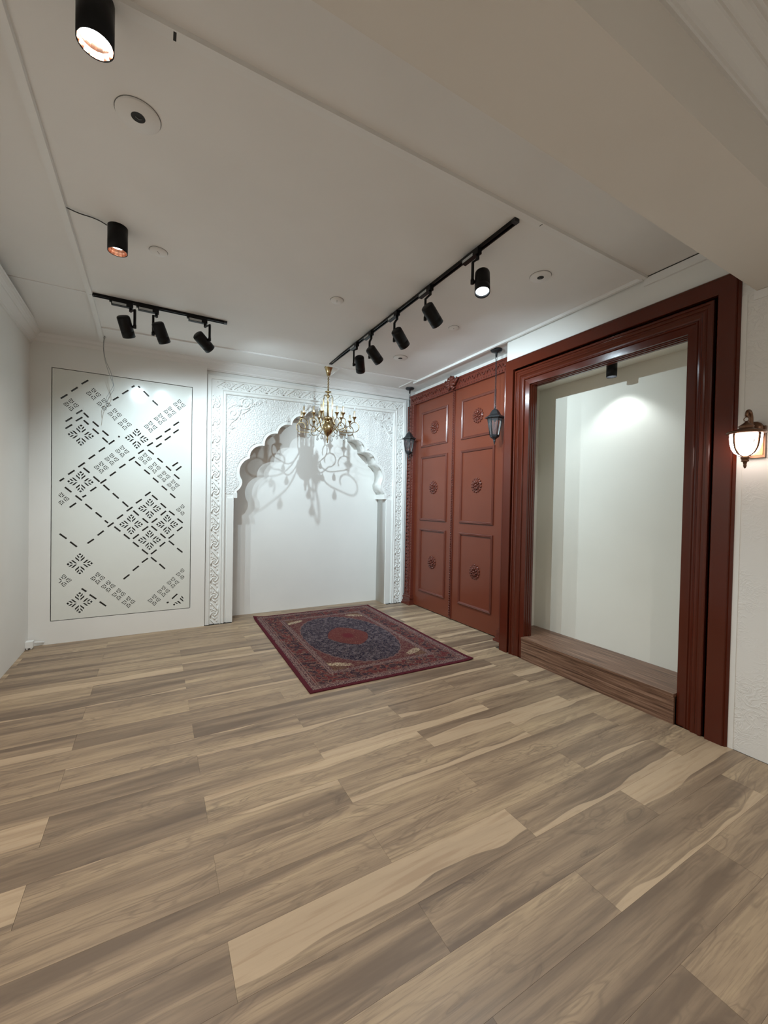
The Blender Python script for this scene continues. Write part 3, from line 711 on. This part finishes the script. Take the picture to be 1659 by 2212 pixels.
for k in range(6):
    a = 2*math.pi*k/6+.3; ca, sa = math.cos(a), math.sin(a); R_ = .062
    mb.tube([(ca*.012, sa*.012, zz-.055), (ca*.045, sa*.045, zz-.050), (ca*R_, sa*R_, zz-.085), (ca*R_, sa*R_, zz-.30), (ca*.052, sa*.052, zz-.325)], .0042, 6)
chm(mb, 'cage_rods', M_brass)
for k in range(6):
    a = 2*math.pi*(k+.5)/6+.3
    if k % 2 == 0: chm(MB().lathe([(0, .0), (.006, -.01), (.012, -.03), (.006, -.046), (0, -.05)], 6, (math.cos(a)*.05, math.sin(a)*.05, zz-.05), smooth=False), 'crystal_drop', M_crystal)
cz0 = zz-.345
def arm_pts(Ro, zc, rl):
    # from collar: down and out, then up round a full loop; the cup stands on top of the loop
    P = [(.045, cz0+.01), (.070, cz0-.03), (.105, cz0-.085), (.155, cz0-.13), (.21, cz0-.150)]
    s = Ro/.35; P = [(max(.045, r*s), z) for r, z in P]
    c0 = (Ro-rl*.35, zc); out = [(r, z) for r, z in P]
    st = -100
    for i in range(23):
        a = math.radians(st+i*14); out.append((c0[0]+rl*math.cos(a)*(1-.008*i), c0[1]+rl*math.sin(a)*(1-.008*i)))
    return out, (c0[0]+.0, c0[1]+rl)
def teardrop(): return MB().lathe([(0, 0), (.002, -.004), (.004, -.010), (.012, -.030), (.017, -.045), (.013, -.060), (0, -.068)], 8, smooth=False).mesh('crystal_drop', M_crystal)
TD = teardrop()
def make_arm(Ro, zc, rl, dz):
    P, (rc, zcup) = arm_pts(Ro, zc, rl)
    arm = MB().tube(spl([(r, 0, z) for r, z in P[:6]], 5)+[(r, 0, z) for r, z in P[6:]], .0048, 7).mesh('arm', M_brass)
    b = zcup
    cup = MB().lathe([(0, b-.004), (.005, b), (.006, b+.014), (.010, b+.030), (.020, b+.048), (.027, b+.055), (.026, b+.058), (.012, b+.056), (0, b+.056)], 16, (rc, 0, 0)).mesh('cup', M_brass)
    can = MB().lathe([(.0105, b+.056), (.0105, b+.128), (.006, b+.131), (0, b+.131)], 12, (rc, 0, 0)).mesh('candle', M_candle)
    bulb = MB().lathe([(0, b+.130), (.007, b+.131), (.0125, b+.145), (.011, b+.158), (.004, b+.175), (0, b+.186)], 10, (rc, 0, 0)).mesh('bulb', M_glass)
    return arm, cup, can, bulb, P
outer = make_arm(.345, cz0-.085, .062, 0); inner = make_arm(.215, cz0-.055, .056, 0)
def place_arm(A, ang, Rdrop, zdrop):
    a = link('arm', A[0], ch); a.rotation_euler = (0, 0, ang)
    link('cup', A[1], a); link('candle', A[2], a); link('bulb', A[3], a)
    d = link('crystal_drop', TD, a); d.location = (Rdrop, 0, zdrop)
    return a
for k in range(8): place_arm(outer, math.radians(45*k-90-5-29), .235, cz0-.155)
for k in range(4): place_arm(inner, math.radians(90*k-90+40-29), .135, cz0-.150)

# ------------------------------------------------------------------ pendant lanterns
def lantern(x, y, label):
    z0 = ZC
    L = empty('pendant_lantern', (x, y, z0), label, 'lantern', 'black pendant lanterns over the red doors')
    MB().lathe([(0, 0), (.060, 0), (.062, -.010), (.052, -.022), (.020, -.028), (.012, -.038), (.010, -.075), (0, -.075)], 20).build('canopy', M_iron, L)
    mb = MB()
    def ring_(z, r, a, t_=.0022): return [(math.cos(a)*r*math.cos(q), math.sin(a)*r*math.cos(q), z+r*math.sin(q)) for q in [2*math.pi*w/10 for w in range(10)]]
    mb.tube(ring_(-.092, .018, .3), .0025, 5, close=True)
    zz_ = -.116
    i = 0
    while zz_ > -.570:
        mb.tube(ring_(zz_, .0085, i*math.pi/2), .0022, 5, close=True); zz_ -= .0138; i += 1
    mb.tube(ring_(-.588, .017, 1.0), .0026, 5, close=True)
    mb.build('chain', M_iron, L)
    # faceted cap (six sides)
    MB().lathe([(0, -.600), (.008, -.605), (.012, -.622), (.030, -.632), (.045, -.655), (.060, -.682), (.092, -.703), (.104, -.712), (.103, -.718), (.078, -.716), (.076, -.728), (0, -.728)], 6, smooth=False, ph=.2).build('cap', M_iron, L)
    MB().lathe([(0, -.895), (.046, -.895), (.052, -.903), (.044, -.918), (.022, -.934), (.010, -.948), (.014, -.958), (.008, -.975), (.004, -.995), (0, -1.0)], 6, smooth=False, ph=.2).build('base_cup', M_iron, L)
    g = MB().lathe([(.071, -.729), (.045, -.894)], 6, smooth=False, ph=.2).build('glass_panes', M_glass, L)
    for k in range(6):
        a = 2*math.pi*k/6+.2; MB().tube([(math.cos(a)*.074, math.sin(a)*.074, -.726), (math.cos(a)*.047, math.sin(a)*.047, -.897)], .0042, 5).build('glazing_bar', M_iron, L)
    MB().lathe([(.012, -.728), (.012, -.755), (0, -.755)], 10).build('bulb_socket', M_blackp, L)
    MB().lathe([(0, -.755), (.008, -.757), (.014, -.785), (.010, -.82), (.003, -.84), (0, -.842)], 10).build('bulb', M_glass, L)
    return L
lantern(3.11, 4.855, 'black six-sided pendant lantern on a chain at the far left end of the double doors')
lantern(3.11, 3.185, 'black six-sided pendant lantern on a chain beside the dark red niche frame')

# ------------------------------------------------------------------ wall sconce
sc = empty('wall_sconce', (XR, .985, 1.87), 'lit bronze lantern wall sconce with frosted bowl on the textured right wall', 'sconce')
def sm(b, n, m): o = b.build(n, m, sc); rel(o, sc); return o
sx, sy = 2.895, 1.007
sm(MB().box((3.006, .958, 1.735), (3.030, 1.062, 1.915)).lathe([(.0, 0), (.045, 0), (.041, .012), (0, .012)], 16, mtx=Matrix.Translation((3.010, 1.010, 1.900)) @ Matrix.Rotation(-math.pi/2, 4, 'Y')), 'back_plate', M_bronze)
sm(MB().box((3.000, .966, 1.750), (3.006, 1.054, 1.868)), 'hammered_insert', M_amber)
ap_ = spl([(3.006, 1.009, 1.895), (2.975, 1.009, 1.898), (2.958, 1.008, 1.925), (2.955, 1.008, 1.960), (2.942, 1.007, 1.985), (2.922, 1.007, 1.994), (2.902, 1.007, 1.984), (2.895, 1.007, 1.960)], 5)
sm(MB().tube(ap_, [.0135-.0055*i/len(ap_) for i in range(len(ap_))], 12), 'curved_arm', M_bronze)
sm(MB().tube([(sx, sy+.012*math.cos(q), 1.944+.012*math.sin(q)) for q in [2*math.pi*w/12 for w in range(12)]], .0022, 6, close=True), 'hanging_ring', M_bronze)
sm(MB().lathe([(0, 1.934), (.006, 1.932), (.010, 1.924), (.030, 1.910), (.036, 1.905), (.034, 1.902), (.033, 1.892), (.038, 1.890), (.060, 1.882), (.085, 1.874), (.089, 1.868), (.086, 1.862), (.075, 1.860), (0, 1.862)], 28, (sx, sy, 0)), 'cap', M_bronze)
bowl_prof = [(.072, 1.859), (.072, 1.840), (.070, 1.810), (.063, 1.780), (.050, 1.757), (.034, 1.744), (.018, 1.738)]
bo = sm(MB().lathe(bowl_prof, 28, (sx, sy, 0)), 'glass_bowl', M_bowl)
for k in range(4):
    a = math.radians(45+90*k+22)
    sm(MB().tube([(sx+math.cos(a)*(r+.003), sy+math.sin(a)*(r+.003), z) for r, z in bowl_prof], [.0065, .006, .0055, .005, .0045, .004, .004], 5), 'bowl_rib', M_bronze)
sm(MB().lathe([(0, 1.742), (.020, 1.740), (.020, 1.722), (.016, 1.718), (.016, 1.712), (.019, 1.708), (.010, 1.704), (.007, 1.690), (.008, 1.682), (.004, 1.670), (0, 1.667)], 16, (sx, sy, 0)), 'finial', M_bronze)

# ------------------------------------------------------------------ track lights
def rail(name, x0, y0, x1, y1, label):
    x, y = (x0+x1)/2, (y0+y1)/2; r = empty(name, (x, y, ZC), label, 'track', 'ceiling light tracks')
    d = Vector((x1-x0, y1-y0)); L = d.length; d.normalize(); p = Vector((-d.y, d.x)); b = MB()
    def bx(s0, s1, w0, w1, h0, h1):
        A = []
        for (s, w) in ((s0, w0), (s1, w0), (s1, w1), (s0, w1)): A.append((d.x*s+p.x*w, d.y*s+p.y*w))
        b.hexa([(a[0], a[1], h0) for a in A], [(a[0], a[1], h1) for a in A])
    bx(-L/2, L/2, -.0175, .0175, -.004, 0.0); bx(-L/2, L/2, -.0175, -.0085, -.020, -.004); bx(-L/2, L/2, .0085, .0175, -.020, -.004)
    b.build('rail_body', M_black, r)
    b = MB(); bx(-L/2-.006, -L/2+.02, -.018, .018, -.021, 0); b.build('end_cap', M_blackp, r)
    b = MB(); bx(L/2-.02, L/2+.006, -.018, .018, -.021, 0); b.build('end_cap', M_blackp, r)
rail('light_track', -.468, 4.035, .553, 4.01, 'short black light track on the ceiling at the left, before the pierced panel')
rail('light_track', 1.790, 1.70, 1.775, 4.50, 'long black light track running over the rug towards the back wall')
def head_mesh(R_, L_):
    return MB().lathe([(0, L_/2), (R_*.80, L_/2), (R_*.96, L_/2-.006), (R_, L_/2-.016), (R_, -L_/2+.050), (R_*.985, -L_/2+.049), (R_*.985, -L_/2+.046), (R_, -L_/2+.045), (R_, -L_/2), (R_*.90, -L_/2), (R_*.86, -L_/2+.02), (R_*.55, -L_/2+.055), (0, -L_/2+.055)], 24).mesh('head', M_black)
HR, HL = .048, .162
HM = head_mesh(HR, HL); LM = MB().lathe([(0, -HL/2+.018), (HR*.85, -HL/2+.018)], 20).mesh('lens', M_led)
def track_spot(stem, axis, ctr, aim, off, label, power, ang=120):
    sx_, sy_ = stem
    r = empty('track_spotlight', (sx_, sy_, ZC-.02), label, 'spotlight', 'black cylinder spotlights on the ceiling tracks')
    A = Vector((axis[0], axis[1], 0)).normalized(); p = Vector((-A.y, A.x, 0))
    b = MB()
    def bx(s0, s1, w, h0, h1, bb):
        q = [(A*s+p*w_) for (s, w_) in ((s0, -w), (s1, -w), (s1, w), (s0, w))]
        bb.hexa([(a.x, a.y, h0) for a in q], [(a.x, a.y, h1) for a in q])
    bx(-.135, .018, .0165, -.040, -.001, b); bx(-.148, -.135, .012, -.020, -.001, b); ad = b.build('adapter', M_black, r)
    b = MB(); q0 = [(A*s+p*w_) for (s, w_) in ((-.128, -.0172), (-.03, -.0172), (-.03, -.0166), (-.128, -.0166))]
    b.hexa([(a.x, a.y, -.036) for a in q0], [(a.x, a.y, -.018) for a in q0])
    q0 = [(A*s+p*w_) for (s, w_) in ((-.128, .0172), (-.03, .0172), (-.03, .0166), (-.128, .0166))]
    b.hexa([(a.x, a.y, -.036) for a in q0], [(a.x, a.y, -.018) for a in q0]); b.build('driver_label', M_label, ad)
    c = Vector(ctr)-Vector(r.location); d = Vector(aim).normalized()
    o = Vector(off).normalized(); o = (o-d*o.dot(d)).normalized()
    piv = c+o*(HR+.016); hor = Vector((piv.x, piv.y, -.075))
    b = MB(); b.tube([(0, 0, -.038), (0, 0, -.070)], .011, 10); b.tube([(0, 0, -.066), tuple(hor), tuple(piv+Vector((0, 0, .0)))], [.0110, .0110, .0110], 4)
    b.tube([tuple(piv+Vector((0, 0, .014))), tuple(piv-Vector((0, 0, .014)))], .012, 8); b.tube([tuple(piv), tuple(c+o*(HR-.004))], .010, 10); b.build('bracket', M_black, r)
    h = link('head', HM, r); h.location = c; h.rotation_euler = d.to_track_quat('-Z', 'Y').to_euler()
    link('lens', LM, h)
    s = spot('spot_light', tuple(Vector(ctr)+d*(HL/2-.006)), d, power, ang, .9, COOL, .011)
RT = (0, -1)
track_spot((-.195, 4.025), (1, 0), (-.223, 4.025-.06, 2.84), (.25, .55, -.80), (1, -.2, 0), 'leftmost spotlight on the short left track, aimed at the pierced panel', P_TRACK*.72)
track_spot((-.007, 4.022), (1, 0), (.028, 4.022-.06, 2.845), (.36, .50, -.79), (-1, .2, 0), 'middle spotlight on the short left track, its bracket on its left side', P_TRACK*.72)
track_spot((.374, 4.015), (1, 0), (.360, 4.015-.05, 2.84), (.70, .50, -.50), (1, -.5, .1), 'rightmost spotlight on the short left track, tilted towards the arch', P_TRACK*.76)
track_spot((1.766, 1.993), RT, (1.810, 1.993, 2.858), (-.20, -.25, -.95), (-.87, .49, 0), 'glaring lit spotlight nearest the dropped beam on the long track, facing the room', P_TRACK*1.1)
track_spot((1.765, 2.502), RT, (1.787, 2.502, 2.846), (.80, .22, -.56), (-.5, .85, 0), 'second spotlight from the beam on the long track, aimed at the red niche frame', P_TRACK*.92)
track_spot((1.762, 2.973), RT, (1.799, 2.973, 2.842), (.76, .33, -.55), (-.5, .8, 0), 'third spotlight from the beam on the long track, middle of its five', P_TRACK*.92)
track_spot((1.760, 3.439), RT, (1.798, 3.439, 2.845), (.78, .26, -.56), (-.5, .8, 0), 'fourth spotlight from the beam on the long track, touching the last one in view', P_TRACK*.92)
track_spot((1.758, 3.751), RT, (1.796, 3.751, 2.847), (.42, .66, -.62), (-.9, .4, 0), 'last spotlight on the long track, nearest the brass chandelier', P_TRACK*1.12)

# ------------------------------------------------------------------ surface cylinders
def cyl_light(x, y, zc, R_, L_, label, power, ang, lens=M_led, group='black surface-mounted cylinder downlights', col=NEUT, blend=.8):
    r = empty('cylinder_downlight', (x, y, zc), label, 'downlight', group)
    MB().lathe([(0, 0), (R_, 0), (R_, -L_), (R_*.955, -L_), (R_*.955, -.03), (0, -.03)], 32).build('housing', M_black, r)
    MB().lathe([(R_*.94, -L_+.002), (R_*.86, -L_+.022), (R_*.72, -L_+.040)], 16, smooth=False).build('reflector', M_blackp if R_ < .045 else M_copper, r)
    MB().lathe([(0, -L_+.038), (R_*.74, -L_+.038)], 20).build('lens', lens, r)
    spot('down_light', (x, y, zc-L_+.045 if False else zc-L_-.002), (0, 0, -1), power, ang, blend, col, R_*.6)
    return r
cyl_light(-.186, 1.667, ZC-.0, .053, .165, 'lit black cylinder downlight at the top edge beside the dropped beam', P_DOWN, 150)
cyl_light(-.215, 2.99, ZC, .053, .150, 'lit black cylinder downlight with a copper reflector and a loose feed cable', P_DOWN, 150)
cyl_light(3.255, 2.020, 2.628, .040, .118, 'small black cylinder downlight inside the lit display niche', P_NICHE, 112, blend=.55, col=(.86, .95, 1))
# unseen fill lamps added behind the camera, copied from the cylinders in view
for x, y in ((.1, -1.4), (2.1, -1.4), (1.1, -.45)):
    cyl_light(x, y, ZC, .053, .15, 'added unseen fill lamp shaped as a black cylinder downlight, behind the dropped beam', P_FILL, 160)

# ------------------------------------------------------------------ ceiling cover plates
def cover(x, y, R_, kind, label, ho=(0, 0)):
    z = zdip(x, y); o = empty('ceiling_cover_plate', (x, y, z), label, 'cover plate', 'round white cover plates in the ceiling')
    MB().lathe([(R_, 0), (R_, -.007), (R_*.97, -.0095), (0, -.0095)], 40).build('plate', M_ceil, o)
    MB().lathe([(R_+.003, -.0006), (R_, -.0012)], 40).build('shadow_gap', M_back, o)
    if kind == 'hole':
        MB().lathe([(R_*.32, -.0102), (0, -.0102)], 24, (ho[0], ho[1], 0)).build('cable_hole', M_dark, o)
        MB().tube([(ho[0]-.01, ho[1], -.011), (ho[0]+.004, ho[1]+.006, -.0125), (ho[0]+.014, ho[1]+.001, -.011)], .0014, 5).build('cable_end', M_wire, o)
    else:
        for i in ((-1, 0, 1) if kind == 'dots' else (-.5, .5)):
            MB().lathe([(.0032, -.0100), (0, -.0100)], 10, (i*.012*math.cos(1.2), i*.012*math.sin(1.2), 0)).build('screw_hole', M_dark, o)
cover(-.080, 2.085, .085, 'hole', 'large white round cover plate with a dark hole between the two ceiling cylinders')
cover(.002, 3.13, .053, 'dots', 'small white cover plate right of the copper-lined ceiling cylinder')
cover(1.270, 3.105, .052, 'dots', 'small white cover plate mid-ceiling, between the two light tracks')
cover(2.386, 2.025, .072, 'hole', 'white round cover plate with a dark hole right of the glaring spotlight')
cover(2.395, 3.007, .046, 'two', 'small white cover plate with two dark dots above the red niche frame')
cover(2.375, 3.918, .076, 'hole', 'white round cover plate with a small dark hole near the back of the ceiling')
# slots left in the batten
MB().box((.040, 1.640, ZC-.0158), (.050, 1.672, ZC-.0148)).build('cable_slot', M_dark, bpy.data.objects['trim_2'])
MB().box((1.935, 1.640, ZC-.0158), (1.939, 1.66, ZC-.0148)).build('cable_slot', M_dark, bpy.data.objects['trim_2'])

# ------------------------------------------------------------------ loose cables
lc = empty('loose_wire_pair', (-.449, 4.82, zdip(-.449, 4.82)), 'thin grey pair of loose wires hanging from the ceiling before the pierced panel', 'wire')
zb = 0
W1 = [(0, 0, 0), (-.008, 0, -.10), (.004, .0, -.22), (.030, .0, -.32), (.062, .002, -.42), (.075, .003, -.47), (.045, .003, -.54), (.020, .004, -.60), (.022, .004, -.66)]
W2 = [(.004, 0, 0), (-.004, .004, -.12), (.015, .004, -.24), (.055, .004, -.34), (.075, .004, -.44), (.082, .004, -.50), (.060, .004, -.55), (.030, .004, -.62), (.018, .004, -.72)]
MB().tube(spl(W1), .0019, 5).build('wire', M_wire, lc); MB().tube(spl(W2), .0019, 5).build('wire', M_wire, lc)
MB().tube([(.012*math.cos(q), 0, -.012+.012*math.sin(q)) for q in [2*math.pi*w/10 for w in range(10)]], .002, 5, close=True).build('hook', M_wire, lc)
o = MB().tube(spl([(-.459, 2.93, ZC-.006), (-.40, 2.94, ZC-.012), (-.34, 2.955, ZC-.006), (-.30, 2.96, ZC-.010), (-.268, 2.975, ZC-.014)]), .0032, 5).build('feed_cable', M_bwire)
tag(o, 'thin dark cable running from the ceiling batten to the second ceiling cylinder', 'cable')
# white box in the corner
bxr = empty('corner_cable_box', (-1.015, 4.95, 0), 'small white plastic cable box on the floor in the back left corner', 'box')
MB().box((-.036, -.03, .018), (.020, .03, .075)).box((-.030, -.026, .004), (-.016, .026, .018)).box((.002, -.026, .004), (.014, .026, .018)).build('box_body', M_white, bxr)
MB().tube([(.016, .03, .05), (.045, .055, .04), (.085, .070, .03)], .007, 6).build('cable_stub', M_white, bxr)
